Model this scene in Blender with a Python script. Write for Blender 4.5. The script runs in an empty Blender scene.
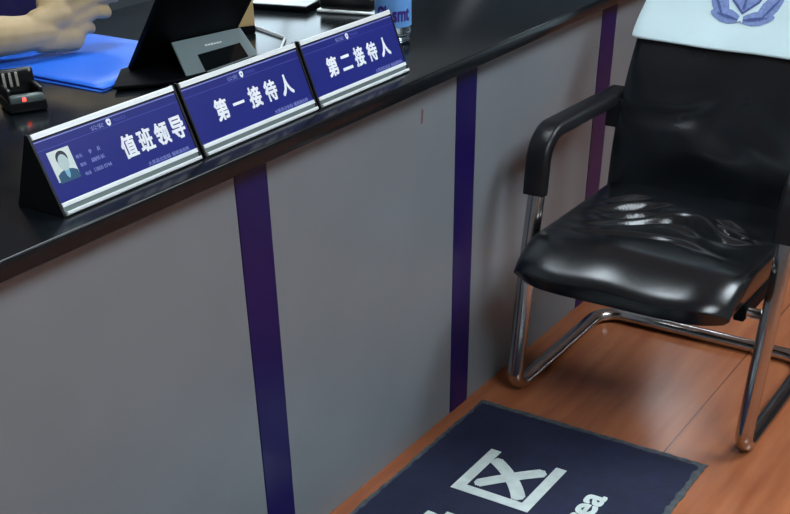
import bpy, bmesh, math, random
from mathutils import Vector, Matrix, Euler
random.seed(7)
SC = bpy.context.scene
COL = SC.collection
V = Vector

# ------------------------------------------------------------------ materials
def new_mat(name):
    m = bpy.data.materials.new(name); m.use_nodes = True
    nt = m.node_tree
    return m, nt, nt.nodes['Principled BSDF']

def S(c):  # sRGB 0-255 -> linear
    return tuple(((x/255)/12.92 if x/255 <= .04045 else ((x/255+.055)/1.055)**2.4) for x in c) + (1,)

def mat(name, rgb, rough=.5, metal=0, spec=.5, coat=0, noise=0, nscale=20, bump=0, bscale=200, trans=0, ior=1.45, sheen=0):
    m, nt, b = new_mat(name)
    b.inputs['Base Color'].default_value = S(rgb)
    b.inputs['Roughness'].default_value = rough
    b.inputs['Metallic'].default_value = metal
    b.inputs['Specular IOR Level'].default_value = spec
    b.inputs['Coat Weight'].default_value = coat
    b.inputs['Coat Roughness'].default_value = .1
    b.inputs['Transmission Weight'].default_value = trans
    b.inputs['IOR'].default_value = ior
    b.inputs['Sheen Weight'].default_value = sheen
    tc = nt.nodes.new('ShaderNodeTexCoord')
    if noise:
        n = nt.nodes.new('ShaderNodeTexNoise'); n.inputs['Scale'].default_value = nscale; n.inputs['Detail'].default_value = 5
        nt.links.new(tc.outputs['Object'], n.inputs['Vector'])
        r = nt.nodes.new('ShaderNodeValToRGB')
        c = S(rgb)
        r.color_ramp.elements[0].position = .3; r.color_ramp.elements[1].position = .7
        r.color_ramp.elements[0].color = tuple(x*(1-noise) for x in c[:3]) + (1,)
        r.color_ramp.elements[1].color = tuple(min(1, x*(1+noise)) for x in c[:3]) + (1,)
        nt.links.new(n.outputs['Fac'], r.inputs['Fac']); nt.links.new(r.outputs['Color'], b.inputs['Base Color'])
    if bump:
        n = nt.nodes.new('ShaderNodeTexNoise'); n.inputs['Scale'].default_value = bscale; n.inputs['Detail'].default_value = 4
        nt.links.new(tc.outputs['Object'], n.inputs['Vector'])
        bp = nt.nodes.new('ShaderNodeBump'); bp.inputs['Strength'].default_value = bump; bp.inputs['Distance'].default_value = .002
        nt.links.new(n.outputs['Fac'], bp.inputs['Height']); nt.links.new(bp.outputs['Normal'], b.inputs['Normal'])
    return m

def emit(name, rgb, s):
    m, nt, b = new_mat(name)
    b.inputs['Base Color'].default_value = S(rgb)
    b.inputs['Emission Color'].default_value = S(rgb); b.inputs['Emission Strength'].default_value = s
    return m

M = {}
M['granite'] = mat('black_granite', (17, 22, 26), .17, noise=.35, nscale=90, spec=.42, bump=.02, bscale=60)
M['panel'] = mat('grey_laminate', (130, 137, 142), .42, metal=.25, noise=.04, nscale=6, bump=.03, bscale=500)
M['stripe'] = mat('indigo_laminate', (22, 14, 76), .3, noise=.08, nscale=8)
M['leather'] = mat('black_leather', (17, 20, 23), .23, noise=.25, nscale=12, bump=.10, bscale=330, spec=.6)
M['leather_dull'] = mat('black_leather_back', (20, 24, 28), .27, noise=.3, nscale=10, bump=.12, bscale=330, spec=.5)
M['arm_pad'] = mat('black_moulded_pad', (20, 21, 25), .36, bump=.1, bscale=500)
M['chrome'] = mat('chrome', (190, 188, 186), .16, metal=1, noise=.08, nscale=15)
M['cover'] = mat('white_cotton', (212, 236, 240), .85, noise=.03, nscale=9, bump=.25, bscale=40, sheen=.2)
M['emblem'] = mat('blue_print', (126, 146, 198), .8, noise=.2, nscale=160)
M['emblem_dark'] = mat('blue_print_dark', (78, 94, 152), .8, noise=.2, nscale=160)
M['alu'] = mat('silver_aluminium', (240, 246, 246), .32, metal=.2, noise=.03, nscale=30)
M['alu_grey'] = mat('grey_aluminium', (112, 124, 122), .4, metal=.6)
M['blackp'] = mat('black_plastic', (13, 13, 15), .35, bump=.05, bscale=600)
M['blackm'] = mat('matte_black_plastic', (7, 8, 12), .6, spec=.1, bump=.08, bscale=700)
M['card'] = mat('blue_card', (27, 36, 122), .3, noise=.05, nscale=10)
M['ink_white'] = mat('white_ink', (240, 244, 248), .5)
M['ink_pale'] = mat('pale_blue_ink', (132, 142, 208), .5)
M['ink_mid'] = mat('faint_blue_ink', (70, 80, 176), .5)
M['photo_bg'] = mat('photo_pale', (214, 226, 222), .4)
M['photo_hair'] = mat('photo_hair', (42, 50, 62), .4)
M['photo_skin'] = mat('photo_skin', (186, 206, 206), .4)
M['photo_suit'] = mat('photo_suit', (34, 84, 116), .4)
M['photo_shirt'] = mat('photo_shirt', (128, 180, 206), .4)
M['folder'] = mat('blue_plastic_folder', (46, 120, 246), .42, noise=.05, nscale=5)
M['folder_edge'] = mat('dark_blue_folder_edge', (22, 48, 150), .45)
M['skin'] = mat('skin', (190, 164, 122), .5, noise=.08, nscale=30, bump=.15, bscale=220, spec=.4)
M['shirt'] = mat('navy_shirt_cloth', (22, 13, 72), .8, noise=.15, nscale=40, bump=.3, bscale=300)
M['trouser'] = mat('black_trouser_cloth', (18, 18, 24), .85, bump=.3, bscale=300)
M['hair'] = mat('black_hair', (14, 12, 12), .5, bump=.5, bscale=150)
M['reader'] = mat('grey_plastic', (120, 134, 136), .4, bump=.05, bscale=500)
M['glass_dark'] = mat('dark_window', (16, 20, 22), .12)
M['kraft'] = mat('tan_cardboard', (186, 158, 108), .75, noise=.06, nscale=20)
M['white'] = mat('white_plastic', (224, 228, 230), .35)
M['cable'] = mat('white_cable', (226, 230, 232), .45)
M['bottle'] = mat('clear_bottle', (236, 244, 250), .06, trans=1, ior=1.34)
M['label'] = mat('blue_bottle_label', (104, 160, 222), .4, noise=.08, nscale=30)
M['label_ink'] = mat('purple_label_ink', (62, 34, 130), .45)
M['cap'] = mat('blue_cap', (60, 110, 200), .4)
M['contact'] = mat('brass_contact', (236, 232, 214), .3, metal=.7)
M['led'] = emit('red_led', (255, 70, 60), 3)
M['mat'] = mat('navy_mat', (26, 31, 58), .72, noise=.22, nscale=22, bump=.6, bscale=260)
M['mat_edge'] = mat('navy_mat_worn_edge', (74, 80, 84), .95, noise=.3, nscale=60, bump=.8, bscale=200)
M['mat_ink'] = mat('mat_white_print', (202, 214, 210), .8, noise=.1, nscale=40)
M['wall'] = mat('grey_plaster', (150, 156, 158), .9, bump=.1, bscale=60)
M['ceil'] = mat('ceiling_tile', (214, 216, 214), .9)
M['lamp'] = emit('lamp_diffuser', (232, 246, 255), 19)
M['scuff'] = mat('red_scuff', (112, 78, 82), .7)
M['skirt'] = mat('dark_skirting', (60, 50, 46), .5)

def floor_mat():
    m, nt, b = new_mat('orange_brown_floor')
    tc = nt.nodes.new('ShaderNodeTexCoord')
    mp = nt.nodes.new('ShaderNodeMapping'); mp.inputs['Scale'].default_value = (1.2, 9, 1)
    n = nt.nodes.new('ShaderNodeTexNoise'); n.inputs['Scale'].default_value = 3; n.inputs['Detail'].default_value = 6
    r = nt.nodes.new('ShaderNodeValToRGB')
    r.color_ramp.elements[0].position = .3; r.color_ramp.elements[1].position = .72
    r.color_ramp.elements[0].color = S((146, 84, 54)); r.color_ramp.elements[1].color = S((172, 106, 70))
    nt.links.new(tc.outputs['Object'], mp.inputs['Vector']); nt.links.new(mp.outputs['Vector'], n.inputs['Vector'])
    nt.links.new(n.outputs['Fac'], r.inputs['Fac'])
    # seams along x every 0.6 m
    sp = nt.nodes.new('ShaderNodeSeparateXYZ'); nt.links.new(tc.outputs['Object'], sp.inputs[0])
    def math_(op, a, bb=None):
        q = nt.nodes.new('ShaderNodeMath'); q.operation = op
        for i, x in enumerate((a, bb)):
            if x is None: continue
            if isinstance(x, (int, float)): q.inputs[i].default_value = x
            else: nt.links.new(x, q.inputs[i])
        return q.outputs[0]
    a = math_('SUBTRACT', sp.outputs['Y'], .655)
    f = math_('ABSOLUTE', math_('SUBTRACT', math_('FRACT', math_('ADD', math_('DIVIDE', a, .6), .5)), .5))
    s1 = math_('LESS_THAN', f, .0028)
    a2 = math_('ABSOLUTE', math_('SUBTRACT', math_('FRACT', math_('DIVIDE', math_('SUBTRACT', sp.outputs['X'], .55), 1.2)), .5))
    s2 = math_('LESS_THAN', a2, .0008)
    s = s1
    mx = nt.nodes.new('ShaderNodeMix'); mx.data_type = 'RGBA'
    nt.links.new(s, mx.inputs['Factor']); nt.links.new(r.outputs['Color'], mx.inputs['A']); mx.inputs['B'].default_value = S((92, 50, 36))
    nt.links.new(mx.outputs['Result'], b.inputs['Base Color'])
    b.inputs['Roughness'].default_value = .22; b.inputs['Specular IOR Level'].default_value = .36
    n2 = nt.nodes.new('ShaderNodeTexNoise'); n2.inputs['Scale'].default_value = 26; n2.inputs['Detail'].default_value = 3
    nt.links.new(tc.outputs['Object'], n2.inputs['Vector'])
    bp = nt.nodes.new('ShaderNodeBump'); bp.inputs['Strength'].default_value = .12; bp.inputs['Distance'].default_value = .004
    nt.links.new(n2.outputs['Fac'], bp.inputs['Height']); nt.links.new(bp.outputs['Normal'], b.inputs['Normal'])
    return m
M['floor'] = floor_mat()

# ------------------------------------------------------------------ helpers
def link_mesh(name, bm, m, parent=None, smooth=False, loc=None):
    me = bpy.data.meshes.new(name)
    bmesh.ops.recalc_face_normals(bm, faces=bm.faces)
    bm.to_mesh(me); bm.free()
    return link_me(name, me, m, parent, smooth)

def link_me(name, me, m, parent=None, smooth=False):
    o = bpy.data.objects.new(name, me); COL.objects.link(o)
    me.materials.clear(); me.materials.append(m)
    if smooth:
        me.polygons.foreach_set('use_smooth', [True]*len(me.polygons))
    if parent:
        o.parent = parent
        o.matrix_parent_inverse = parent.matrix_world.inverted() if parent.type != 'EMPTY' else Matrix.Translation(-parent.location)
    return o

def smooth_auto(o, ang=40):
    me = o.data
    me.polygons.foreach_set('use_smooth', [True]*len(me.polygons))
    bm = bmesh.new(); bm.from_mesh(me)
    a = math.radians(ang)
    for e in bm.edges:
        if len(e.link_faces) == 2:
            e.smooth = e.calc_face_angle(0) < a
    bm.to_mesh(me); bm.free()
    return o

def thing(name, loc, label, cat, group=None):
    o = bpy.data.objects.new(name, None); COL.objects.link(o)
    o.location = loc; o.empty_display_size = .05
    o['label'] = label; o['category'] = cat
    if group: o['group'] = group
    return o

def struct(o):
    o['kind'] = 'structure'; return o

def bm_box(lo, hi, bev=0, seg=2, Mx=None, bm=None):
    own = bm is None
    b = bmesh.new()
    r = bmesh.ops.create_cube(b, size=1)
    lo = V(lo); hi = V(hi)
    for v in b.verts:
        v.co = V([(lo[i]+hi[i])/2 + v.co[i]*(hi[i]-lo[i]) for i in range(3)])
    if bev: bmesh.ops.bevel(b, geom=b.edges[:], offset=bev, segments=seg, affect='EDGES', profile=.5)
    if Mx is not None: b.transform(Mx)
    if own: return b
    merge(bm, b); return bm

def merge(bm, b):
    me = bpy.data.meshes.new('tmp'); b.to_mesh(me); b.free(); bm.from_mesh(me); bpy.data.meshes.remove(me)

def bm_prism(poly, d0, d1, bev=0, Mx=None):
    """poly in (u,v), extruded along w d0..d1; coordinates mapped by Mx."""
    b = bmesh.new()
    f = b.faces.new([b.verts.new((p[0], p[1], d0)) for p in poly])
    r = bmesh.ops.extrude_face_region(b, geom=[f])
    for v in r['geom']:
        if isinstance(v, bmesh.types.BMVert): v.co.z = d1
    if bev: bmesh.ops.bevel(b, geom=b.edges[:], offset=bev, segments=2, affect='EDGES', profile=.5)
    if Mx is not None: b.transform(Mx)
    return b

def frame(o, x, y, z):
    m = Matrix((x, y, z)).transposed().to_4x4(); m.translation = o; return m

def fillet(pts, rads, n=8):
    out = []
    for i, p in enumerate(pts):
        p = V(p); r = rads[i]
        if i in (0, len(pts)-1) or r == 0: out.append(p); continue
        a = (V(pts[i-1])-p); c = (V(pts[i+1])-p); la, lc = a.length, c.length
        a.normalize(); c.normalize()
        th = a.angle(c); t = min(r/math.tan(th/2), la*.49, lc*.49); rr = t*math.tan(th/2)
        cen = p + (a+c).normalized()*(rr/math.sin(th/2))
        s = p+a*t-cen; e = p+c*t-cen
        for k in range(n+1):
            out.append(cen + s.slerp(e, k/n) if False else cen + rot_between(s, e, k/n))
    return out

def rot_between(s, e, t):
    ang = s.angle(e)
    if ang < 1e-6: return s.copy()
    return (s*math.sin((1-t)*ang) + e*math.sin(t*ang))/math.sin(ang)

def bm_tube(pts, rad, seg=14, cap=True, sx=1.0, up=None):
    """sweep; rad float or list; sx scales the section along the 'up' side vector"""
    b = bmesh.new(); rings = []
    pts = [V(p) for p in pts]; n = len(pts)
    T = []
    for i in range(n):
        t = pts[min(i+1, n-1)]-pts[max(i-1, 0)]; T.append(t.normalized())
    N = (V(up) if up else (V((0, 0, 1)) if abs(T[0].z) < .9 else V((0, 1, 0))))
    for i in range(n):
        N = (N - T[i]*N.dot(T[i]))
        N.normalize()
        B = T[i].cross(N)
        r = rad[i] if isinstance(rad, (list, tuple)) else rad
        rings.append([b.verts.new(pts[i] + (N*math.cos(2*math.pi*k/seg)*sx + B*math.sin(2*math.pi*k/seg))*r) for k in range(seg)])
    for i in range(n-1):
        for k in range(seg):
            b.faces.new((rings[i][k], rings[i][(k+1) % seg], rings[i+1][(k+1) % seg], rings[i+1][k]))
    if cap:
        b.faces.new(rings[0][::-1]); b.faces.new(rings[-1])
    return b

def bm_lathe(prof, seg=32, loc=(0, 0, 0)):
    b = bmesh.new(); rings = []
    for r, z in prof:
        rings.append([b.verts.new((loc[0]+r*math.cos(2*math.pi*k/seg), loc[1]+r*math.sin(2*math.pi*k/seg), loc[2]+z)) for k in range(seg)])
    for i in range(len(rings)-1):
        for k in range(seg):
            b.faces.new((rings[i][k], rings[i][(k+1) % seg], rings[i+1][(k+1) % seg], rings[i+1][k]))
    b.faces.new(rings[0][::-1]); b.faces.new(rings[-1])
    return b

def bm_grid_solid(nu, nv, front, back):
    """closed solid between two sampled surfaces front(u,v), back(u,v), u,v in 0..1"""
    b = bmesh.new()
    F = [[b.verts.new(front(i/nu, j/nv)) for j in range(nv+1)] for i in range(nu+1)]
    K = [[b.verts.new(back(i/nu, j/nv)) for j in range(nv+1)] for i in range(nu+1)]
    for i in range(nu):
        for j in range(nv):
            b.faces.new((F[i][j], F[i+1][j], F[i+1][j+1], F[i][j+1]))
            b.faces.new((K[i][j], K[i][j+1], K[i+1][j+1], K[i+1][j]))
    per = [(i, 0) for i in range(nu)] + [(nu, j) for j in range(nv)] + [(i, nv) for i in range(nu, 0, -1)] + [(0, j) for j in range(nv, 0, -1)]
    for a in range(len(per)):
        p, q = per[a], per[(a+1) % len(per)]
        b.faces.new((F[p[0]][p[1]], F[q[0]][q[1]], K[q[0]][q[1]], K[p[0]][p[1]]))
    return b

def text_bm(body, box, depth=.0004, bold=0.0, Mx=None, bm=None, keep=False):
    """text filled into box (u0,v0,u1,v1) of the local plane, extruded by depth"""
    cu = bpy.data.curves.new('t', 'FONT'); cu.body = body; cu.size = 1; cu.extrude = 0; cu.resolution_u = 4
    ob = bpy.data.objects.new('t', cu); COL.objects.link(ob)
    dg = bpy.context.evaluated_depsgraph_get(); dg.update()
    me = bpy.data.meshes.new_from_object(ob.evaluated_get(dg))
    b = bmesh.new(); b.from_mesh(me)
    bpy.data.objects.remove(ob); bpy.data.curves.remove(cu); bpy.data.meshes.remove(me)
    bmesh.ops.remove_doubles(b, verts=b.verts, dist=1e-5)
    xs = [v.co.x for v in b.verts]; ys = [v.co.y for v in b.verts]
    x0, x1, y0, y1 = min(xs)-bold, max(xs)+bold, min(ys)-bold, max(ys)+bold
    sx = (box[2]-box[0])/(x1-x0); sy = (box[3]-box[1])/max(1e-6, (y1-y0))
    if keep: sy = sx
    flat = bpy.data.meshes.new('flat'); b.to_mesh(flat); b.free()
    b = bmesh.new()
    # heavier strokes: the same outline laid down several times, each shifted by the stroke gain
    shifts = [(0, 0)] + ([(bold*a, bold*c) for a in (-1, 0, 1) for c in (-1, 0, 1) if a or c] if bold > .02 else [(bold, 0), (-bold, 0)] if bold > 0 else [])
    for k, (du, dv) in enumerate(shifts):
        c = bmesh.new(); c.from_mesh(flat)
        for v in c.verts:
            v.co = V((box[0]+(v.co.x+du-x0)*sx, box[1]+(v.co.y+dv-y0)*sy, 0))
        r = bmesh.ops.extrude_face_region(c, geom=c.faces[:])
        for v in r['geom']:
            if isinstance(v, bmesh.types.BMVert): v.co.z = depth*(1+.02*k)
        merge(b, c)
    bpy.data.meshes.remove(flat)
    if Mx is not None: b.transform(Mx)
    if bm is None: return b
    merge(bm, b); return bm

def glyphs(chars, boxes, depth, bold, Mx):
    bm = bmesh.new()
    for c, bx in zip(chars, boxes): text_bm(c, bx, depth, bold, Mx, bm)
    return bm

# ------------------------------------------------------------------ setting
X0, X1, Y0, Y1, ZC = -3.0, 8.0, -3.0, 4.6, 2.75
def slab(name, lo, hi, m): return struct(link_mesh(name, bm_box(lo, hi), m))
slab('floor', (X0, Y0, -.1), (X1, Y1, 0), M['floor'])
slab('ceiling', (X0, Y0, ZC), (X1, Y1, ZC+.1), M['ceil'])
M['wall_dark'] = mat('slate_blue_paint', (74, 86, 94), .8, bump=.1, bscale=60)
slab('wall_back', (X0-.1, Y1, 0), (X1+.1, Y1+.1, ZC), M['wall_dark'])
slab('wall_front', (X0-.1, Y0-.1, 0), (X1+.1, Y0, ZC), M['wall'])
slab('wall_left', (X0-.1, Y0, 0), (X0, Y1, ZC), M['wall'])
slab('wall_right', (X1, Y0, 0), (X1+.1, Y1, ZC), M['wall_dark'])
def ceiling_light(x, y, lx, ly, label):
    t = thing('ceiling_light', (x, y, ZC), label, 'ceiling light', 'recessed ceiling light panels')
    b = bmesh.new()
    for lo, hi in (((-lx/2-.02, -ly/2-.02), (lx/2+.02, -ly/2)), ((-lx/2-.02, ly/2), (lx/2+.02, ly/2+.02)), ((-lx/2-.02, -ly/2), (-lx/2, ly/2)), ((lx/2, -ly/2), (lx/2+.02, ly/2))):
        bm_box((x+lo[0], y+lo[1], ZC-.02), (x+hi[0], y+hi[1], ZC), bm=b)
    link_mesh('frame', b, M['white'], t)
    link_mesh('diffuser', bm_box((x-lx/2, y-ly/2, ZC-.015), (x+lx/2, y+ly/2, ZC-.001)), M['lamp'], t)
ceiling_light(1.95, 1.70, .8, .6, 'white ceiling light panel above the reception counter')
ceiling_light(.4, -1.2, 1.2, 1.2, 'large added ceiling light panel above the visitor side of the room')  # unseen panel, added and enlarged to brighten the counter front
ceiling_light(3.2, -.9, 1.2, 1.2, 'large added ceiling light panel above the visitor side near the chair')  # second unseen panel, added for more front light on the visitor side
ceiling_light(6.75, 2.12, .4, .35, 'white ceiling light panel near the far right wall')
ceiling_light(4.0, 3.6, 1.2, .5, 'white ceiling light panel near the back wall')

M['added_glow'] = emit('added_glow_pane', (206, 228, 240), 3.0)  # glow for the two added windows
wn = struct(thing('added_window_1', (5.9, Y1, 1.0), 'unseen daylight window', 'window')); del wn['label']; del wn['category']  # unseen glowing window, added to give the worktop its bright reflection
link_mesh('window_frame', bm_box((4.85, Y1-.03, .95), (6.95, Y1-.001, 1.0)), M['white'], wn)
link_mesh('window_frame', bm_box((4.85, Y1-.03, 2.45), (6.95, Y1-.001, 2.5)), M['white'], wn)
for x in (4.85, 5.875, 6.9): link_mesh('window_frame', bm_box((x, Y1-.03, 1.0), (x+.05, Y1-.001, 2.45)), M['white'], wn)
for x in (4.9, 5.925): link_mesh('pane', bm_box((x, Y1-.012, 1.0), (x+.975, Y1-.004, 2.45)), M['added_glow'], wn)

w2 = struct(thing('added_window_2', (X0, 2.4, .9), 'x', 'x')); del w2['label']; del w2['category']  # unseen glowing window, added for backrest sheen and light on the panels
for z in (.88, 1.88): link_mesh('window_frame', bm_box((X0+.001, 1.5, z), (X0+.03, 3.3, z+.05)), M['white'], w2)
for y in (1.5, 2.375, 3.25): link_mesh('window_frame', bm_box((X0+.001, y, .93), (X0+.03, y+.05, 1.88)), M['white'], w2)
for y in (1.55, 2.425): link_mesh('pane', bm_box((X0+.004, y, .93), (X0+.012, y+.825, 1.88)), M['added_glow'], w2)
struct(link_mesh('added_trim_1', bm_box((X1-.04, 4.22, 0), (X1-.001, 4.36, 2.4), .005, 1), M['white']))  # unseen white strip, added to reflect as a streak in the worktop

# ------------------------------------------------------------------ counter
YP = 1.146; ZT = .78; YF = 1.106; ZB = .7545
ct = thing('reception_counter', (1.9, YP, 0), 'long grey reception counter front with vertical indigo stripes', 'counter')
stripes = [(.640, .719), (1.318, 1.397), (1.996, 2.075), (2.670, 2.752), (3.345, 3.425)]
xs = [.15] + [v for s in stripes for v in s]
for i in range(5):
    a, b_ = xs[2*i], xs[2*i+1]
    link_mesh('front_panel', bm_box((a+.0006, YP, 0.001), (b_-.0006, YP+.018, ZB), .0008, 1), M['panel'], ct)
for a, b_ in stripes:
    link_mesh('stripe', bm_box((a, YP-.0012, 0.001), (b_, YP+.018, ZB), .0006, 1), M['stripe'], ct)
for x in (.15, 3.407):
    link_mesh('side_panel', bm_box((x, YP+.0185, 0.001), (x+.018, 1.92, ZB)), M['panel'], ct)
link_mesh('scuff_mark', bm_prism([(-.004, -.012), (.002, -.010), (.004, .012), (-.002, .014)], 0, .0004, Mx=frame(V((1.868, YP-.0001, .692)), V((1, 0, 0)), V((0, 0, 1)), V((0, -1, 0)))), M['scuff'], ct)['label'] = 'small reddish scuff on the grey panel'
top = link_mesh('countertop', bm_box((.12, YF, ZB), (3.46, 1.985, ZT), .003, 3), M['granite'])
smooth_auto(top, 30)
top['label'] = 'glossy black granite worktop lying on the grey reception counter'; top['category'] = 'countertop'

# ------------------------------------------------------------------ name plates
SL = V((0, 1.1865-1.147, .096)); LS = SL.length; SL.normalize()
NRM = V((1, 0, 0)).cross(SL)   # outward (toward -y)
def quadstrip(poly, d0, d1, Mx): return bm_prism(poly, d0, d1, 0, Mx)
def rect(u0, v0, u1, v1): return [(u0, v0), (u1, v0), (u1, v1), (u0, v1)]
def nameplate(x0, x1, title, tboxes, label, headu, unit, portrait=False):
    t = thing('name_plate', ((x0+x1)/2, 1.19, ZT), label, 'name plate', 'blue name plates standing in a row on the counter')
    W = x1-x0
    O = V((x0, 1.147, ZT))
    Mx = frame(O, V((1, 0, 0)), SL, NRM)
    # triangular body, two sloping walls
    prof = [(1.147, ZT+.0005), (1.1865, ZT+.0945), (1.1905, ZT+.0945), (1.232, ZT+.0005)]
    YZ = frame(V((x0+.004, 0, 0)), V((0, 1, 0)), V((0, 0, 1)), V((1, 0, 0)))
    link_mesh('body', bm_prism([(1.1500, ZT+.0005), (1.1872, ZT+.092), (1.1900, ZT+.092), (1.2300, ZT+.0005)], 0, W-.008, 0, YZ), M['blackp'], t)
    for k in (0, 1):
        YE = frame(V((x0 if k == 0 else x1-.004, 0, 0)), V((0, 1, 0)), V((0, 0, 1)), V((1, 0, 0)))
        link_mesh('end_cap', bm_prism([(1.1455, ZT+.0005), (1.1855, ZT+.097), (1.1915, ZT+.097), (1.2335, ZT+.0005)], 0, .004, .0008, YE), M['blackp'], t)
    e = .0045
    link_mesh('face_card', quadstrip(rect(e, .0165, W-e, .0955), -.002, .0002, Mx), M['card'], t)
    # silver rails
    link_mesh('top_rail', bm_prism([(.0975, -.004), (.1042, -.004), (.1046, .0005), (.1038, .0022), (.0975, .0022)], e, W-e, 0, frame(O, SL, NRM, V((1, 0, 0)))), M['alu'], t)
    link_mesh('bottom_rail', bm_prism([(.0118, -.002), (.0172, -.002), (.0172, .0016), (.0165, .0022), (.0118, .0022)], e, W-e, 0, frame(O, SL, NRM, V((1, 0, 0)))), M['alu'], t)
    link_mesh('groove', bm_prism([(.0050, -.003), (.0122, -.003), (.0122, .0002), (.0050, .0002)], e, W-e, 0, frame(O, SL, NRM, V((1, 0, 0)))), M['alu_grey'], t)
    link_mesh('lip_rail', bm_prism([(.0004, -.002), (.0058, -.002), (.0058, .0048), (.0045, .0056), (.0016, .0050)], e, W-e, 0, frame(O, SL, NRM, V((1, 0, 0)))), M['alu'], t)
    h = .0002
    L = Mx @ Matrix.Translation((0, 0, h))
    link_mesh('border_line', quadstrip(rect(e, .0932, W-e, .0945), 0, .0003, L), M['ink_pale'], t)
    link_mesh('divider_line', quadstrip(rect(e, .0826, W-e, .0832), 0, .0002, L), M['ink_mid'], t)
    link_mesh('title_lettering', glyphs(title, [(a-x0, c, b-x0, d) for a, c, b, d in tboxes], .0004, .03, L), M['ink_white'], t)
    hu = headu-x0
    hd = bmesh.new()
    text_bm('公安', (hu-.034, .0845, hu-.010, .0905), .0003, .01, L, hd)
    link_mesh('header_lettering', hd, M['ink_pale'], t)
    link_mesh('header_small_lettering', text_bm('POLICE', (hu+.010, .086, hu+.033, .0898), .0003, .01, L), M['ink_mid'], t)
    sh = [(-.0042, .0022), (-.0034, .0040), (0, .0048), (.0034, .0040), (.0042, .0022), (.0034, -.0022), (0, -.0048), (-.0034, -.0022)]
    em = link_mesh('emblem', bm_prism([(hu+a, .0878+b) for a, b in sh], 0, .0004, 0, L), M['ink_white'], t)
    link_mesh('emblem_core', bm_prism([(hu+.0016*math.cos(k*math.pi/4), .0882+.0016*math.sin(k*math.pi/4)) for k in range(8)], .0004, .0006, 0, L), M['ink_pale'], em)
    ub = bmesh.new()
    text_bm('大英县公安局', (unit[0]-x0, .0186, unit[0]-x0+(unit[1]-unit[0])*.53, .0244), .0003, .012, L, ub)
    text_bm('城南派出所', (unit[0]-x0+(unit[1]-unit[0])*.57, .0186, unit[1]-x0, .0244), .0003, .012, L, ub)
    link_mesh('unit_lettering', ub, M['ink_pale'], t)
    if portrait:
        pu0, pu1, pv0, pv1 = .0165, .0545, .0405, .0785
        p = link_mesh('portrait_photo', quadstrip(rect(pu0, pv0, pu1, pv1), 0, .0003, L), M['photo_bg'], t)
        cx = (pu0+pu1)/2+.001
        def ell(cu, cv, a, b, n=20): return [(cu+a*math.cos(2*math.pi*k/n), cv+b*math.sin(2*math.pi*k/n)) for k in range(n)]
        link_mesh('suit', bm_prism([(cx-.0175, pv0-.002), (cx+.0185, pv0-.002), (cx+.0172, .0485), (cx+.011, .0515), (cx+.004, .053), (cx-.004, .053), (cx-.011, .0515), (cx-.0168, .0485)], .0003, .0005, 0, L), M['photo_suit'], p)
        link_mesh('shirt_front', bm_prism([(cx-.0045, .0535), (cx+.0045, .0535), (cx+.003, .0455), (cx, .0415), (cx-.003, .0455)], .0005, .0006, 0, L), M['photo_shirt'], p)
        link_mesh('hair', bm_prism(ell(cx, .0672, .0098, .0092), .0005, .0006, 0, L), M['photo_hair'], p)
        link_mesh('face', bm_prism(ell(cx, .0616, .0086, .0102), .0006, .0008, 0, L), M['photo_skin'], p)
        nb = bmesh.new()
        rows = [('姓名', '李 科', .0640-.004), ('职务', '副所长', .0520-.003), ('电话', '13800 0744', .0400-.003)]
        for k, (a, b, v) in enumerate(rows):
            u = .0600+k*.0018-.0005
            text_bm(a, (u, v, u+.0105, v+.0046), .0003, .012, L, nb)
        link_mesh('caption_lettering', nb, M['ink_pale'], t)
        nb = bmesh.new()
        text_bm('李', (.083, .0600, .0885, .0656), .0003, .015, L, nb); text_bm('科', (.0985, .0600, .104, .0656), .0003, .015, L, nb)
        text_bm('副所长', (.082, .0492, .1065, .0548), .0003, .015, L, nb)
        text_bm('13800 0744', (.080, .0372, .112, .0422), .0003, .006, L, nb)
        link_mesh('name_lettering', nb, M['ink_pale'], t)
    return t

def spread(x0, x1, n, w, v0, v1, tweak=None):
    out = []
    for i in range(n):
        c = x0 + w/2 + (x1-x0-w)*i/(n-1)
        out.append((c-w/2, v0, c+w/2, v1))
    return out
T1 = spread(1.1165, 1.2445, 4, .0275, .0365, .0665)
nameplate(.977, 1.254, '值班领导', T1, 'blue name plate with a small portrait photo, reading 值班领导', 1.113, (1.151, 1.237), True)
T2 = spread(1.3160, 1.5035, 5, .0285, .0375, .0675)
T2[1] = (T2[1][0]+.001, .0505, T2[1][2]-.001, .0545)
nameplate(1.260, 1.545, '第一接待人', T2, 'blue name plate reading 第一接待人, between two other plates', 1.398, (1.441, 1.528))
T3 = spread(1.6030, 1.7890, 5, .0285, .0375, .0675)
T3[1] = (T3[1][0], .0395, T3[1][2], .0625)
nameplate(1.550, 1.824, '第二接待人', T3, 'blue name plate reading 第二接待人, nearest the bottle', 1.680, (1.728, 1.813))

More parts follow.
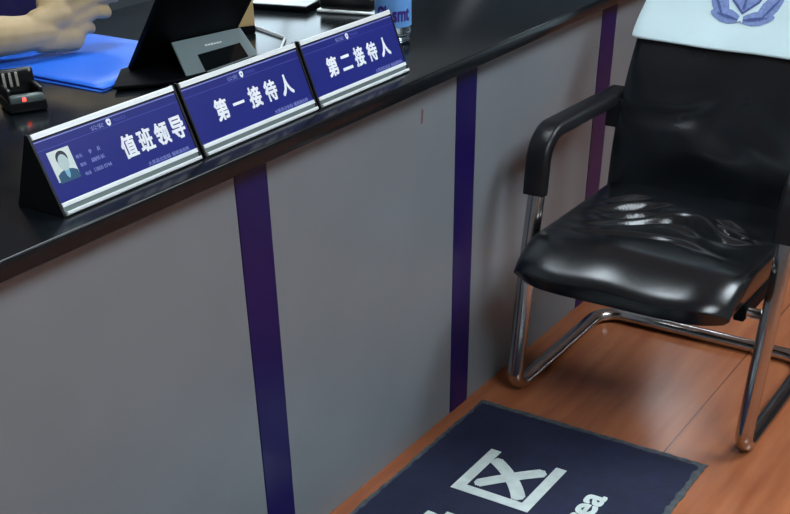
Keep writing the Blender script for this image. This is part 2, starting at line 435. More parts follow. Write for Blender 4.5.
# ------------------------------------------------------------------ radio charger dock
def dock():
    c = V((1.308, 1.579, ZT))
    t = thing('charger_dock', c, 'small black charging cradle with silver contacts and red light', 'charger')
    R = Matrix.Translation(c) @ Matrix.Rotation(math.radians(-28), 4, 'Z')
    w, d = .032, .034
    b = bm_box((-w, -d, .0005), (w, d, .020), .004, 3, R)
    bm_box((-w+.002, d-.016, .018), (w-.002, d-.002, .056), .004, 3, R, b)       # back wall
    bm_box((-w+.002, -d+.006, .018), (-w+.010, d-.006, .036), .003, 2, R, b)
    bm_box((w-.010, -d+.006, .018), (w-.002, d-.006, .036), .003, 2, R, b)
    smooth_auto(link_mesh('body', b, M['blackp'], t))
    smooth_auto(link_mesh('front_lip', bm_box((-w+.004, -d-.002, .016), (w-.004, -d+.012, .028), .003, 2, R), M['alu_grey'], t))
    for k in range(3):
        x = -.020 + k*.0105
        link_mesh('contact', bm_box((x-.0022, d-.0185, .030), (x+.0022, d-.0155, .052), .0008, 1, R), M['contact'], t)
    link_mesh('status_light', bm_box((-.008, -d-.0035, .019), (-.002, -d-.001, .025), .001, 1, R), M['led'], t)
    link_mesh('screw_cap', bm_box((w-.010, d-.017, .050), (w-.006, d-.0145, .054), .0008, 1, R), M['contact'], t)
dock()
cb = link_mesh('black_cord', bm_tube(fillet([(.985, 1.70, ZT+.0022), (1.02, 1.47, ZT+.0022), (.99, 1.30, ZT+.0022), (.80, 1.215, ZT+.0022)], [0, .1, .08, 0]), .0018, 8), M['blackp'], None, True)
cb['label'] = 'thin black cord lying on the worktop left of the portrait name plate'; cb['category'] = 'cord'

# ------------------------------------------------------------------ blue folder
ft = thing('folder', (1.59, 1.70, ZT), 'bright blue plastic folder under the forearm', 'folder')
fx0, fx1, fy0, fy1 = 1.447, 1.742, 1.535, 1.93
def sheet(z0, z1, dx, lift):
    def top(u, v):
        return V((fx0+dx+(fx1-fx0)*u, fy0+(fy1-fy0)*v, z1+lift*(1-u)**3*(.3+.7*v)))
    def bot(u, v):
        p = top(u, v); p.z -= (z1-z0); return p
    return bm_grid_solid(12, 8, top, bot)
link_mesh('back_cover', sheet(ZT+.0004, ZT+.0014, -.006, 0), M['folder'], ft, True)
link_mesh('inner_sheet', sheet(ZT+.0016, ZT+.0022, -.001, .0015), M['folder_edge'], ft, True)
link_mesh('front_cover', sheet(ZT+.0030, ZT+.0040, 0, .003), M['folder'], ft, True)

# ------------------------------------------------------------------ tablet terminal
def terminal():
    L0 = V((1.543, 1.557, .79)); d1 = V((.978, -.208, 0)).normalized()
    d2 = V((-.025, -.117, .129)); d2 = (d2 - d1*d2.dot(d1)).normalized()
    n = d1.cross(d2)                      # faces the visitor side (-y, down)
    if n.y > 0: n = -n
    t = thing('tablet_terminal', (1.62, 1.52, ZT), 'black tablet terminal tilted back on a stand with grey face', 'tablet terminal')
    Mx = frame(L0, d1, d2, d1.cross(d2))
    sgn = 1 if d1.cross(d2).dot(n) > 0 else -1
    lo, hi = ((-.012, 0) if sgn > 0 else (0, .012))
    smooth_auto(link_mesh('tablet_body', bm_box((0, -.004, lo), (.220, .300, hi), .003, 2, Mx), M['blackm'], t))
    lo2, hi2 = ((-.0135, -.0125) if sgn > 0 else (.0125, .0135))
    link_mesh('screen', bm_box((.008, .010, lo2), (.212, .290, hi2), 0, 1, Mx), M['glass_dark'], t)
    # base on the counter: a low wedge
    pb = [(1.450, 1.512), (1.545, 1.585), (1.760, 1.560), (1.745, 1.440), (1.565, 1.436), (1.500, 1.470)]
    b = bm_prism([(x, y) for x, y in pb], ZT+.0045, ZT+.0105, .002)
    smooth_auto(link_mesh('base', b, M['blackm'], t))
    # sloped face plate: top edge on the tablet's back, falls toward the visitor
    A = L0 + d1*.065 + d2*.0596 + n*.001
    B = L0 + d1*.222 + d2*.0590 + n*.001
    fl = V((1.563, 1.440, .792)); fr = V((1.737, 1.424, .792))
    ex = (B-A).normalized(); dn = ((fl-A)+(fr-B))/2; dn = (dn-ex*dn.dot(ex)).normalized(); nn = ex.cross(-dn)
    if nn.z < 0: nn = -nn
    FM = frame(A, ex, -dn, ex.cross(-dn))
    W = (B-A).length
    def loc(p): q = p-A; return q.dot(ex), q.dot(-dn)
    l2 = loc(fl); r2 = loc(fr)
    poly = [(0, 0), l2, r2, (W, 0)]
    s2 = 1 if (ex.cross(-dn)).z > 0 else -1
    link_mesh('face_plate', bm_prism(poly, -.004*s2, 0, .0012, FM), M['reader'], t)
    def along(u, v):   # u across, v down 0..1
        return (l2[0]*v*(1-u) + (W+(r2[0]-W)*v)*u, l2[1]*v*(1-u)+r2[1]*v*u)
    link_mesh('dark_window', bm_prism([along(.25, .50), along(.25, .99), along(.86, .99), along(.86, .50)], 0, .0008*s2, 0, FM), M['glass_dark'], t)
    u0 = along(.40, .30); u1 = along(.64, .25)
    lb = bmesh.new(); wl = (u1[0]-u0[0])/6
    for k in range(6):
        hh = (.0036, .0030, .0042, .0030, .0034, .0028)[k]
        merge(lb, bm_prism([(u0[0]+wl*(k+.1), u0[1]-hh/2), (u0[0]+wl*(k+.85), u0[1]-hh/2), (u0[0]+wl*(k+.85), u0[1]+hh/2), (u0[0]+wl*(k+.1), u0[1]+hh/2)], 0, .0005*s2, 0, FM))
    link_mesh('plate_mark', lb, M['white'], t)
    # side cheeks under the plate
    link_mesh('wedge', bm_prism([(x, y) for x, y in ((1.572, 1.447), (1.732, 1.432), (1.742, 1.490), (1.600, 1.516))], ZT+.0100, ZT+.0112, .0004), M['blackm'], t)
terminal()

# ------------------------------------------------------------------ tan carton, cable
bt = thing('carton', (1.90, 1.66, ZT), 'tan cardboard carton with dark bottom band behind the tablet terminal', 'box')
R = Matrix.Translation(V((1.905, 1.640, ZT))) @ Matrix.Rotation(math.radians(-33), 4, 'Z')
link_mesh('carton_body', bm_box((-.05, -.045, .014), (.05, .045, .13), .001, 1, R), M['kraft'], bt)
link_mesh('bottom_band', bm_box((-.0505, -.0455, .0005), (.0505, .0455, .014), .001, 1, R), M['blackm'], bt)
link_mesh('lid_flap', bm_box((-.0515, -.0465, .13), (.0515, .0465, .1325), .0005, 1, R), M['kraft'], bt)
w = link_mesh('white_cable', bm_tube(fillet([(2.03, 1.672, ZT+.003), (1.955, 1.600, ZT+.003), (1.912, 1.492, ZT+.003), (1.82, 1.435, ZT+.003), (1.74, 1.36, ZT+.003)], [0, .012, .022, .05, 0]), .0026, 8), M['cable'], None, True)
w['label'] = 'thin white cable bent on the worktop beside the tan carton'; w['category'] = 'cable'

# ------------------------------------------------------------------ white-topped tray and black desk phone
kt = thing('document_tray', (2.17, 1.70, ZT), 'white topped flat tray with dark sides at the back of the worktop', 'tray')
R = Matrix.Translation(V((2.196, 1.679, ZT))) @ Matrix.Rotation(math.radians(-77.6), 4, 'Z')
link_mesh('tray_base', bm_box((-.068, -.09, .0005), (.068, .09, .011), .003, 2, R), M['blackm'], kt)
link_mesh('tray_top', bm_box((-.066, -.088, .011), (.066, .088, .0135), .001, 1, R), M['white'], kt)
def phone():
    c = V((2.235, 1.533, ZT))
    t = thing('desk_telephone', c, 'black desk telephone with silver trim behind the third name plate', 'telephone')
    R = Matrix.Translation(c) @ Matrix.Rotation(math.radians(-77.6), 4, 'Z')
    smooth_auto(link_mesh('phone_base', bm_box((-.062, -.081, .006), (.062, .081, .034), .008, 3, R), M['blackp'], t))
    smooth_auto(link_mesh('silver_trim', bm_box((-.066, -.085, .0005), (.066, .085, .007), .003, 3, R), M['alu'], t))
    pts = [(-.030, -.075, .054), (-.030, -.062, .062), (-.034, 0, .068), (-.030, .062, .062), (-.030, .075, .054)]
    smooth_auto(link_mesh('handset', bm_tube([R @ V(p) for p in pts], [.020, .022, .015, .022, .020], 14), M['blackp'], t))
    link_mesh('keypad', bm_box((.004, -.05, .033), (.050, .05, .037), .002, 2, R), M['white'], t)
phone()

# ------------------------------------------------------------------ bottle
def bottle():
    c = V((2.004, 1.296, ZT))
    t = thing('water_bottle', c, 'plastic water bottle with a light blue label behind the third name plate', 'bottle')
    pr = [(.024, .0008), (.031, .003), (.0345, .010), (.0335, .016), (.0350, .022), (.0338, .028), (.0350, .034), (.0350, .150), (.033, .165), (.022, .195), (.0125, .208), (.0125, .222)]
    smooth_auto(link_mesh('bottle_body', bm_lathe(pr, 40, c), M['bottle'], t), 60)
    smooth_auto(link_mesh('bottle_label', bm_lathe([(.0353, .030), (.0356, .030), (.0356, .145), (.0353, .145)], 40, c), M['label'], t), 50)
    smooth_auto(link_mesh('cap', bm_lathe([(.0145, .216), (.0155, .218), (.0155, .234), (.0145, .236)], 24, c), M['cap'], t), 50)
    # lettering wrapped round the label, reading upright
    b = bmesh.new()
    text_bm("C'asmt", (-.038, .040, .032, .068), .0006, .03, None, b)
    rr = .0357; base = math.radians(-33-90+64)
    base = math.atan2(-1.296, -2.004)
    bmesh.ops.subdivide_edges(b, edges=[e for e in b.edges if e.calc_length() > .006], cuts=2)
    for v in b.verts:
        a = base + .10 + v.co.x/rr; r = rr+v.co.z
        v.co = V((c.x+r*math.cos(a), c.y+r*math.sin(a), c.z+v.co.y))
    link_mesh('label_lettering', b, M['label_ink'], t)
bottle()

# ------------------------------------------------------------------ floor mat
mt = thing('floor_mat', (1.45, .83, 0), 'navy blue floor mat with white lettering in front of the counter', 'floor mat')
mx0, mx1, my0, my1 = .80, 2.088, .552, 1.110
def rough_rect(x0, y0, x1, y1, j, step=.012):
    pts = []
    def seg(a, b):
        n = int((V(b)-V(a)).length/step)
        for k in range(n):
            p = V(a).lerp(V(b), k/n); pts.append((p.x+random.uniform(-j, j), p.y+random.uniform(-j, j)))
    seg((x0, y0, 0), (x1, y0, 0)); seg((x1, y0, 0), (x1, y1, 0)); seg((x1, y1, 0), (x0, y1, 0)); seg((x0, y1, 0), (x0, y0, 0))
    return pts
link_mesh('mat_border', bm_prism(rough_rect(mx0, my0, mx1, my1, .0022), .0008, .0040), M['mat_edge'], mt)
link_mesh('mat_field', bm_prism(rough_rect(mx0+.012, my0+.014, mx1-.016, my1-.010, .0030), .0030, .0052), M['mat'], mt)
LM = Matrix.Translation((0, 0, .0052))
link_mesh('chinese_lettering', glyphs('等候区', [(1.185, .796, 1.370, .985), (1.452, .796, 1.640, .985), (1.720, .800, 1.905, .982)], .0006, .025, LM), M['mat_ink'], mt)
link_mesh('english_lettering', text_bm('Waiting Area', (1.335, .662, 1.856, .742), .0006, .025, LM), M['mat_ink'], mt)

# ------------------------------------------------------------------ chair
def chair():
    cy = .784
    t = thing('visitor_chair', (2.4, cy, 0), 'black leather visitor chair with chrome cantilever frame and white headrest cover', 'chair')
    r = .0195
    hb, ht = .279, .272
    xf, xr = 2.185, 2.665
    def side(s):
        yb, yt = cy+s*hb, cy+s*ht
        return [(2.548, cy+s*.236, .578), (2.535, yt, .580), (2.214, yt, .582), (2.176, yb+(yt-yb)*.5, .30), (xf-.028, yb, .016), (xr, yb, .016)]
    A = side(1); B = side(-1)
    pts = A + B[::-1]
    rad = [0, .02, .055, .3, .045, .065] + [.065, .045, .3, .055, .02, 0]
    link_mesh('frame', bm_tube(fillet(pts, rad, 8), r, 18, sx=.78), M['chrome'], t, True)
    # cross bars under the seat
    for x in (2.19, 2.40):
        b = bm_tube([(x, cy-hb+.012, .315 if x < 2.3 else .335), (x, cy+hb-.012, .315 if x < 2.3 else .335)], .011, 12)
        if x > 2.3:
            b.free(); b = bm_tube([(x, cy-.2, .335), (x, cy+.2, .335)], .011, 12)
        link_mesh('cross_bar', b, M['chrome'], t, True)
    for s in (-1, 1):
        link_mesh('seat_bracket', bm_box((2.17, cy+s*.215-.012, .300), (2.43, cy+s*.215+.012, .335), .004, 2), M['blackm'], t)
    # arm pads: flat padded strip over the front bend
    for s in (-1, 1):
        yt = cy+s*ht
        path = fillet([(2.578, yt-s*.012, .590), (2.196, yt, .592), (2.186, yt, .470)], [0, .060, 0], 12)
        b = bmesh.new(); rings = []
        n = len(path)
        for i, p in enumerate(path):
            tg = (path[min(i+1, n-1)]-path[max(i-1, 0)]).normalized()
            up = V((0, 1, 0)).cross(tg)
            if up.z < 0 or (abs(up.z) < .3 and up.x > 0): up = -up
            hw, h0, h1 = .0255, -.010, .014
            prof = [(-hw, h0), (-hw, h1-.007), (-hw+.003, h1-.002), (-hw+.009, h1), (hw-.009, h1), (hw-.003, h1-.002), (hw, h1-.007), (hw, h0)]
            rings.append([b.verts.new(p+V((0, a, 0))+up*c) for a, c in prof])
        for i in range(n-1):
            for k in range(8): b.faces.new((rings[i][k], rings[i][(k+1) % 8], rings[i+1][(k+1) % 8], rings[i+1][k]))
        b.faces.new(rings[0]); b.faces.new(rings[-1][::-1])
        smooth_auto(link_mesh('arm_pad', b, M['arm_pad'], t), 50)
        link_mesh('arm_bracket', bm_box((2.515, cy+s*.232-.006, .53), (2.565, cy+s*.262+.004, .592), .004, 2), M['arm_pad'], t)
    # seat cushion
    sx0, sx1, hw = 1.992, 2.50, .236
    def g(x, c, w): return math.exp(-((x-c)/w)**2)
    def seat_top(u, v):
        x = sx0+(sx1-sx0)*u; q = (v-.5)*2; y = cy+q*hw
        edge = 1-abs(q)**7
        z = .404 + .021*math.sqrt(max(0, edge))
        # waterfall front
        fx = min(1, u/.23)
        z -= .042*(1-fx)**2 + .006*(1-min(1, u/.04))**2
        x -= 0
        # corners pulled back
        x += .040*abs(q)**6*(1-u)**3
        # sag and folds
        z += .007*g(u, .25, .12)*(1-q*q)
        z -= .016*g(u, .62, .18)*(1-q*q)
        z += .0035*math.sin(q*6.5+.8)*g(u, .1, .18)*(1-q**4)
        # a deep crease with a puffed roll behind it, and smaller creases
        c0 = .57-.10*q+.10*math.cos(q*4.5)
        z += .017*g(u, c0+.055, .030)*g(q, -.10, .52)
        z -= .016*g(u, c0, .022)*g(q, -.10, .50)
        z += .007*g(u, c0-.045, .022)*g(q, -.15, .45)
        z -= .008*g(u, .36+.06*math.cos(q*4+.3), .018)*g(q, .05, .5)
        z += .007*g(u, .40+.06*math.cos(q*4+.3), .022)*g(q, .05, .5)
        for (qu, qq, sl, ln, am) in ((.72, .50, -.9, .20, .010), (.66, .40, -.8, .18, .009), (.80, .58, -1.0, .16, .008), (.66, -.55, .7, .16, .008), (.72, -.48, .8, .14, .007)):
            dd = u-(qu+sl*(q-qq)*.35)
            z += am*(g(dd, .018, .016)-g(dd, -.012, .014))*g(q, qq, ln)
        z += .003*math.sin(u*23+q*6)*(1-q*q)*g(u, .62, .25)
        return V((x, y, z))
    def seat_bot(u, v):
        q = (v-.5)*2
        p = seat_top(u, v)
        p.z = .338 + .006*(1-u)
        p.x += .012*(1-u)
        p.y = cy+q*(hw-.012)
        return p
    b = bm_grid_solid(110, 80, seat_top, seat_bot)
    o = link_mesh('seat_cushion', b, M['leather'], t, True)
    mod = o.modifiers.new('soft', 'BEVEL'); mod.width = .012; mod.segments = 4; mod.limit_method = 'ANGLE'; mod.angle_limit = math.radians(50)
    link_mesh('seat_pan', bm_box((sx0+.055, cy-hw+.05, .331), (sx1-.03, cy+hw-.05, .341), .003, 2), M['alu_grey'], t)
    # backrest
    z0, z1 = .385, .935
    def bx(z):
        k = z-.413
        c = min(k, .345)
        return 2.489 + .06*k + .9*max(0, c-.04)**2 + .47*max(0, k-.345)
    def half(z):
        k = (z-z0)/(z1-z0)
        h = .238 - .003*max(0, (z-.52)/.2 if z < .72 else 1)
        if z > .72: h -= .085*((z-.72)/.215)**1.7
        return h
    def back_f(u, v):
        z = z0+(z1-z0)*u; q = (v-.5)*2
        roll = (1-abs(q)**6)
        x = bx(z) + .020*(1-math.sqrt(max(0, roll))) + .018*(1-q*q)*1.0 - .012
        x -= .017*g(z, .510+.02*q, .045)*g(q, .0, .55)
        x += .0050*math.sin(z*95+q*7+1.5*math.sin(q*5))*g(z, .585-.02*q, .035)*g(q, .45, .35)
        x += .004*math.sin(z*60-q*9)*g(z, .54, .04)*g(q, -.1, .5)
        return V((x, cy+q*half(z), z))
    def back_b(u, v):
        p = back_f(u, v); q = (v-.5)*2
        p.x = bx(p.z)+.045-.006*abs(q)**4; p.y = cy+q*(half(p.z)-.006); return p
    o = link_mesh('backrest', bm_grid_solid(60, 40, back_f, back_b), M['leather_dull'], t, True)
    mod = o.modifiers.new('soft', 'BEVEL'); mod.width = .010; mod.segments = 4; mod.limit_method = 'ANGLE'; mod.angle_limit = math.radians(50)
    # cloth cover pulled over the top of the back
    def hem(q): return .706 + .004*q + .004*(q-.2)**2
    def cov_f(u, v):
        q = (v-.5)*2; z = hem(q)+(.945-hem(q))*u
        h = half(min(z, z1))+.008
        x = bx(z) + .018*(1-q*q) - .012 + .020*(1-math.sqrt(max(0, 1-abs(q)**6))) - .008
        x -= .006*(1-u)**2 + .003*math.sin(q*7+u*5)*(1-u)
        return V((x, cy+q*h, z))
    def cov_b(u, v):
        p = cov_f(u, v); q = (v-.5)*2
        p.x = bx(p.z)+.052-.006*abs(q)**4; return p
    cv = link_mesh('headrest_cover', bm_grid_solid(40, 40, cov_f, cov_b), M['cover'], t, True)
    cv['label'] = 'white cloth headrest cover with a blue printed badge'
    mod = cv.modifiers.new('soft', 'BEVEL'); mod.width = .006; mod.segments = 3; mod.limit_method = 'ANGLE'; mod.angle_limit = math.radians(50)
    # printed badge following the cloth
    ec_y, ec_z = .796, .829
    def onto(bm_, lift):
        for v in bm_.verts:
            y = ec_y - v.co.x; z = ec_z + v.co.y
            q = (y-cy)/(half(min(z, z1))+.008); hm = hem(q); u = (z-hm)/(.945-hm)
            p = cov_f(u, q/2+.5); v.co = V((p.x-lift-v.co.z, p.y, p.z))
    def shape(polys, lift, name, m, parent):
        bb = bmesh.new()
        for po in polys: merge(bb, bm_prism(po, 0, .0004))
        onto(bb, lift); return link_mesh(name, bb, m, parent)
    def leaf(cx, cz, L, w, ang, n=14):
        out = []
        for k in range(n):
            a = 2*math.pi*k/n; x = L*math.cos(a); y = w*math.sin(a)*(1-.35*abs(math.cos(a)))
            out.append((cx+x*math.cos(ang)-y*math.sin(ang), cz+x*math.sin(ang)+y*math.cos(ang)))
        return out
    def R_(d): return math.radians(d)
    badge = shape([leaf(s*.0330, -.0610, .037, .0135, s*R_(8)) for s in (-1, 1)] +
                  [leaf(s*.054, -.040, .036, .018, s*R_(48)) for s in (-1, 1)] +
                  [leaf(s*.062, -.008, .034, .018, s*R_(78)) for s in (-1, 1)] +
                  [leaf(s*.060, .024, .028, .011, s*R_(108)) for s in (-1, 1)], .0008, 'badge_wreath', M['emblem'], cv)
    shape([[(0, -.0565), (.030, -.034), (.043, -.006), (.043, .036), (.022, .046), (0, .050), (-.022, .046), (-.043, .036), (-.043, -.006), (-.030, -.034)]], .0009, 'badge_shield', M['emblem_dark'], cv)
    shape([[(0, -.0510), (.027, -.031), (.039, -.005), (.039, .033), (.020, .042), (0, .046), (-.020, .042), (-.039, .033), (-.039, -.005), (-.027, -.031)]], .0014, 'badge_field', M['emblem'], cv)
    shape([leaf(s*.0300, -.0615, .026, .0030, s*R_(9)) for s in (-1, 1)] + [leaf(s*.056, -.043, .026, .003, s*R_(52)) for s in (-1, 1)] + [[(-.003, -.048), (.003, -.048), (.003, .03), (-.003, .03)]], .0019, 'badge_veins', M['emblem_dark'], cv)
    shape([[(0.0, -.056), (.004, -.060), (.006, -.070), (0, -.0665), (-.006, -.070), (-.004, -.060)]], .0022, 'badge_knot', M['cover'], cv)
chair()

# ------------------------------------------------------------------ person behind the counter
def capsule(b, p, q, r0, r1, n=14):
    p, q = V(p), V(q)
    ax = (q-p); L = ax.length; ax.normalize()
    N = ax.orthogonal().normalized(); B = ax.cross(N)
    prof = []
    for k in range(6): a = -math.pi/2 + (math.pi/2)*k/6; prof.append((r0*math.cos(a), r0*math.sin(a)))
    prof.append((r0, 0)); prof.append((r1, L))
    for k in range(1, 7): a = (math.pi/2)*k/6; prof.append((r1*math.cos(a), L+r1*math.sin(a)))
    rings = []
    for r, h in prof:
        r = max(r, 1e-4)
        rings.append([b.verts.new(p+ax*h+(N*math.cos(2*math.pi*k/n)+B*math.sin(2*math.pi*k/n))*r) for k in range(n)])
    for i in range(len(rings)-1):
        for k in range(n): b.faces.new((rings[i][k], rings[i][(k+1) % n], rings[i+1][(k+1) % n], rings[i+1][k]))
    b.faces.new(rings[0][::-1]); b.faces.new(rings[-1])
def chain(b, pts):
    for (p, r), (q, s) in zip(pts[:-1], pts[1:]): capsule(b, p, q, r, s)
def ellipsoid(b, c, rad, seg=24, rot=None):
    e = bmesh.new(); bmesh.ops.create_uvsphere(e, u_segments=seg, v_segments=seg//2, radius=1)
    Mx = Matrix.Translation(V(c)) @ (rot.to_matrix().to_4x4() if rot else Matrix.Identity(4)) @ Matrix.Diagonal((*rad, 1))
    e.transform(Mx); merge(b, e)
def skin_mesh(name, b, voxel, m, parent, it=6, fac=.5):
    bmesh.ops.recalc_face_normals(b, faces=b.faces)
    me = bpy.data.meshes.new(name); b.to_mesh(me); b.free()
    o = bpy.data.objects.new(name, me); COL.objects.link(o)
    md = o.modifiers.new('r', 'REMESH'); md.mode = 'VOXEL'; md.voxel_size = voxel; md.use_smooth_shade = True
    sm = o.modifiers.new('s', 'SMOOTH'); sm.factor = fac; sm.iterations = it
    dg = bpy.context.evaluated_depsgraph_get(); dg.update()
    m2 = bpy.data.meshes.new_from_object(o.evaluated_get(dg))
    bpy.data.objects.remove(o); bpy.data.meshes.remove(me)
    return link_me(name, m2, m, parent, True)
def person():
    t = thing('person', (1.55, 2.15, 0), 'person in a navy shirt resting a closed hand on the blue folder', 'person')
    P0 = V((1.61, 1.76, 0)); e1 = V((.929, -.37, 0)).normalized(); nb = V((-.37, -.929, 0)).normalized()
    def H(a, b, z): return P0 + e1*a + nb*b + V((0, 0, z+.001))
    b = bmesh.new()
    # right forearm + fist
    elbow = H(-.275, -.02, .838); wrist = H(-.055, 0, .829)
    rs = V((1.520, 2.09, 1.01))
    chain(b, [(rs, .052), (rs.lerp(elbow, .5), .047), (elbow, .040)])
    chain(b, [(elbow, .041), (H(-.20, -.01, .834), .040), (H(-.11, 0, .829), .0315), (wrist, .0285)])
    chain(b, [(H(-.065, .0, .842), .024), (H(-.02, .0, .852), .026)])
    chain(b, [(H(-.065, .0, .816), .024), (H(-.005, -.004, .813), .0265)])   # hypothenar
    chain(b, [(H(-.04, -.02, .84), .024), (H(.01, -.022, .85), .026)])
    kn = {'i': (.050, .903, .0135), 'm': (.056, .876, .0140), 'r': (.044, .850, .0132), 'p': (.022, .8265, .0122)}
    pip = {'i': (.096, .897), 'm': (.096, .869), 'r': (.074, .843), 'p': (.038, .8205)}
    for k in 'imrp':
        a, z, r = kn[k]; pa, pz = pip[k]
        chain(b, [(H(-.035, .002, .838+(z-.862)*.55), .017), (H(a, .004, z), r+.001)])
        f = {'i': 1.0, 'm': 1.05, 'r': .98, 'p': .8}[k]
        chain(b, [(H(a, .004, z), r), (H(pa, -.010, pz), r-.0012), (H(pa-.004, -.010-.026*f, pz-.002), r-.002), (H(pa-.026*f, -.012-.034*f, pz-.002), r-.0028)])
    chain(b, [(H(-.035, -.022, .868), .019), (H(.005, -.034, .900), .016), (H(.045, -.040, .912), .0135), (H(.072, -.034, .908), .0115)])
    # torso, neck, head
    cx, cy = 1.70, 2.13
    chain(b, [((cx-.06, cy+.03, .56), .115), ((cx-.05, cy, .80), .105), ((cx-.07, cy-.02, .98), .105)])
    chain(b, [((cx+.06, cy+.03, .56), .115), ((cx+.05, cy, .80), .105), ((cx+.07, cy-.02, .98), .105)])
    chain(b, [(rs, .054), ((cx, cy-.01, 1.06), .062), ((cx+.185, 2.10, 1.01), .054)])
    chain(b, [((cx, cy-.01, 1.06), .058), ((cx, cy-.035, 1.17), .052)])
    hc = V((cx, cy-.06, 1.265))
    ellipsoid(b, hc+V((0, .012, .03)), (.076, .094, .092)); ellipsoid(b, hc+V((0, -.016, -.035)), (.058, .070, .082))
    capsule(b, hc+V((0, -.088, .010)), hc+V((0, -.104, -.022)), .008, .013)
    for s in (-1, 1):
        ellipsoid(b, hc+V((s*.078, .012, -.005)), (.010, .020, .032))
        ellipsoid(b, hc+V((s*.030, -.070, .014)), (.014, .010, .007))
    ellipsoid(b, hc+V((0, -.082, -.052)), (.023, .009, .006)); ellipsoid(b, hc+V((0, -.080, -.063)), (.020, .009, .006))
    # left arm into the lap
    ls = V((cx+.185, 2.10, 1.01)); le = V((cx+.255, 2.20, .76)); lw = V((cx+.14, 2.02, .655))
    chain(b, [(ls, .052), (ls.lerp(le, .5), .047), (le, .040), (le.lerp(lw, .4), .039), (lw, .028)])
    d = (V((cx+.085, 1.93, .640))-lw).normalized(); sdir = d.cross(V((0, 0, 1))).normalized()
    chain(b, [(lw, .026), (lw+d*.06, .027)])
    for k, (o_, L) in enumerate(((-.030, .062), (-.010, .075), (.010, .080), (.030, .070))):
        q = lw+d*.075+sdir*o_
        chain(b, [(lw+d*.02+sdir*o_*.7, .016), (q, .0125), (q+d*L*.5+V((0, 0, -.008)), .011), (q+d*L+V((0, 0, -.026)), .0095)])
    chain(b, [(lw+d*.01-sdir*.018, .016), (lw+d*.05-sdir*.052, .0135), (lw+d*.085-sdir*.062, .0115)])
    # legs
    for s in (-1, 1):
        hip = V((cx+s*.085, cy+.03, .555)); kn_ = V((cx+s*.12, 1.74, .545)); an = V((cx+s*.12, 1.83, .10))
        chain(b, [(hip, .088), (kn_, .058), (kn_.lerp(an, .35), .055), (an, .040)])
        chain(b, [(V((cx+s*.12, 1.85, .045)), .040), (V((cx+s*.13, 1.68, .034)), .032)])
    skin_mesh('body', b, .0036, M['skin'], t, 5, .5)
    # clothing
    b = bmesh.new()
    chain(b, [((cx-.06, cy+.03, .60), .124), ((cx-.05, cy, .80), .114), ((cx-.07, cy-.02, .98), .113)])
    chain(b, [((cx+.06, cy+.03, .60), .124), ((cx+.05, cy, .80), .114), ((cx+.07, cy-.02, .98), .113)])
    chain(b, [(rs, .062), ((cx, cy-.01, 1.055), .064), ((cx+.185, 2.10, 1.01), .062)])
    chain(b, [(rs, .062), (rs.lerp(elbow, .72), .056)]); chain(b, [(ls, .062), (ls.lerp(le, .72), .056)])
    chain(b, [((cx, cy-.01, 1.06), .064), ((cx, cy-.02, 1.105), .062)])
    skin_mesh('shirt', b, .008, M['shirt'], t)
    b = bmesh.new()
    for s in (-1, 1):
        hip = V((cx+s*.085, cy+.03, .555)); kn_ = V((cx+s*.12, 1.74, .545)); an = V((cx+s*.12, 1.83, .12))
        chain(b, [(hip, .097), (kn_, .067), (kn_.lerp(an, .35), .064), (an, .056)])
    chain(b, [((cx-.06, cy+.03, .555), .122), ((cx+.06, cy+.03, .555), .122)])
    skin_mesh('trousers', b, .009, M['trouser'], t)
    for s in (-1, 1):
        b = bmesh.new()
        chain(b, [(V((cx+s*.12, 1.86, .052)), .050), (V((cx+s*.13, 1.67, .042)), .040)])
        skin_mesh('shoe', b, .008, M['blackp'], t)
    b = bmesh.new()
    ellipsoid(b, hc+V((0, .022, .045)), (.083, .096, .088)); ellipsoid(b, hc+V((0, .045, -.01)), (.076, .072, .075))
    skin_mesh('hair', b, .006, M['hair'], t)
    for sg in (-1, 1):
        e = bmesh.new(); ellipsoid(e, hc+V((sg*.030, -.0775, .014)), (.0115, .006, .0055), 16); link_mesh('eye', e, M['hair'], t, True)
        e = bmesh.new(); capsule(e, hc+V((sg*.017, -.083, .031)), hc+V((sg*.044, -.074, .031)), .0035, .0025, 8); link_mesh('eyebrow', e, M['hair'], t, True)
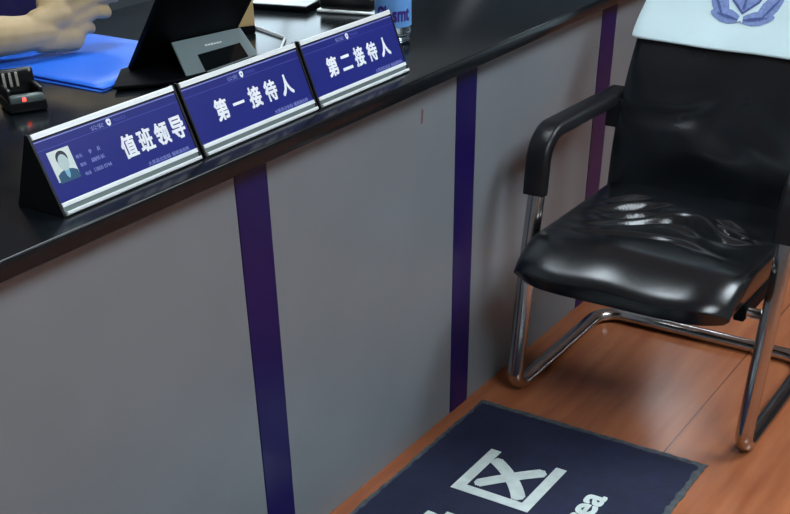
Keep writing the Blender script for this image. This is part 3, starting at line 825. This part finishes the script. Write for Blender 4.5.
    st = thing('office_chair', (cx, 2.25, 0), 'black office chair with closed armrests behind the counter', 'chair')
    smooth_auto(link_mesh('seat', bm_box((cx-.24, 1.98, .375), (cx+.24, 2.44, .432), .02, 3), M['blackm'], st))
    smooth_auto(link_mesh('backrest', bm_box((cx-.23, 2.44, .42), (cx+.23, 2.50, 1.0), .025, 3), M['blackm'], st))
    for sg in (-1, 1):
        x = cx+sg*.36
        smooth_auto(link_mesh('armrest', bm_box((x-.055, 2.02, .44), (x+.055, 2.42, .735), .02, 3), M['blackm'], st))
        link_mesh('arm_bracket', bm_box((min(cx+sg*.22, x), 2.15, .39), (max(cx+sg*.22, x), 2.30, .445), .004, 2), M['blackm'], st)
    link_mesh('column', bm_lathe([(.03, .05), (.03, .376)], 16, (cx, 2.22, 0)), M['chrome'], st, True)
    for k in range(5):
        a = 2*math.pi*k/5+.3
        link_mesh('foot', bm_tube([(cx, 2.22, .06), (cx+.27*math.cos(a), 2.22+.27*math.sin(a), .022)], [.028, .020], 10), M['blackp'], st, True)
person()

# ------------------------------------------------------------------ camera, world, view
R3 = [[0.5396927592535091, -0.84177369180686, -0.012197433794996618], [-0.5363150271926844, -0.33261147408521874, -0.7757163134253192], [0.6489205785122277, 0.42519014462791493, -0.6309638846199113]]
cam = bpy.data.cameras.new('camera'); co = bpy.data.objects.new('camera', cam); COL.objects.link(co)
cm = Matrix((V(R3[0]), -V(R3[1]), -V(R3[2]))).transposed().to_4x4(); cm.translation = V((0, 0, 1.3))
co.matrix_world = cm
cam.sensor_width = 36; cam.sensor_fit = 'HORIZONTAL'; cam.lens = 1110.06/790*36
cam.shift_y = (602.47-257)/790
cam.clip_start = .02
SC.camera = co
w = bpy.data.worlds.new('world'); SC.world = w; w.use_nodes = True
w.node_tree.nodes['Background'].inputs[0].default_value = (.5, .55, .6, 1); w.node_tree.nodes['Background'].inputs[1].default_value = .2
SC.view_settings.view_transform = 'Standard'; SC.view_settings.look = 'None'
SC.view_settings.gamma = 1; SC.view_settings.exposure = 0; SC.view_settings.use_curve_mapping = False
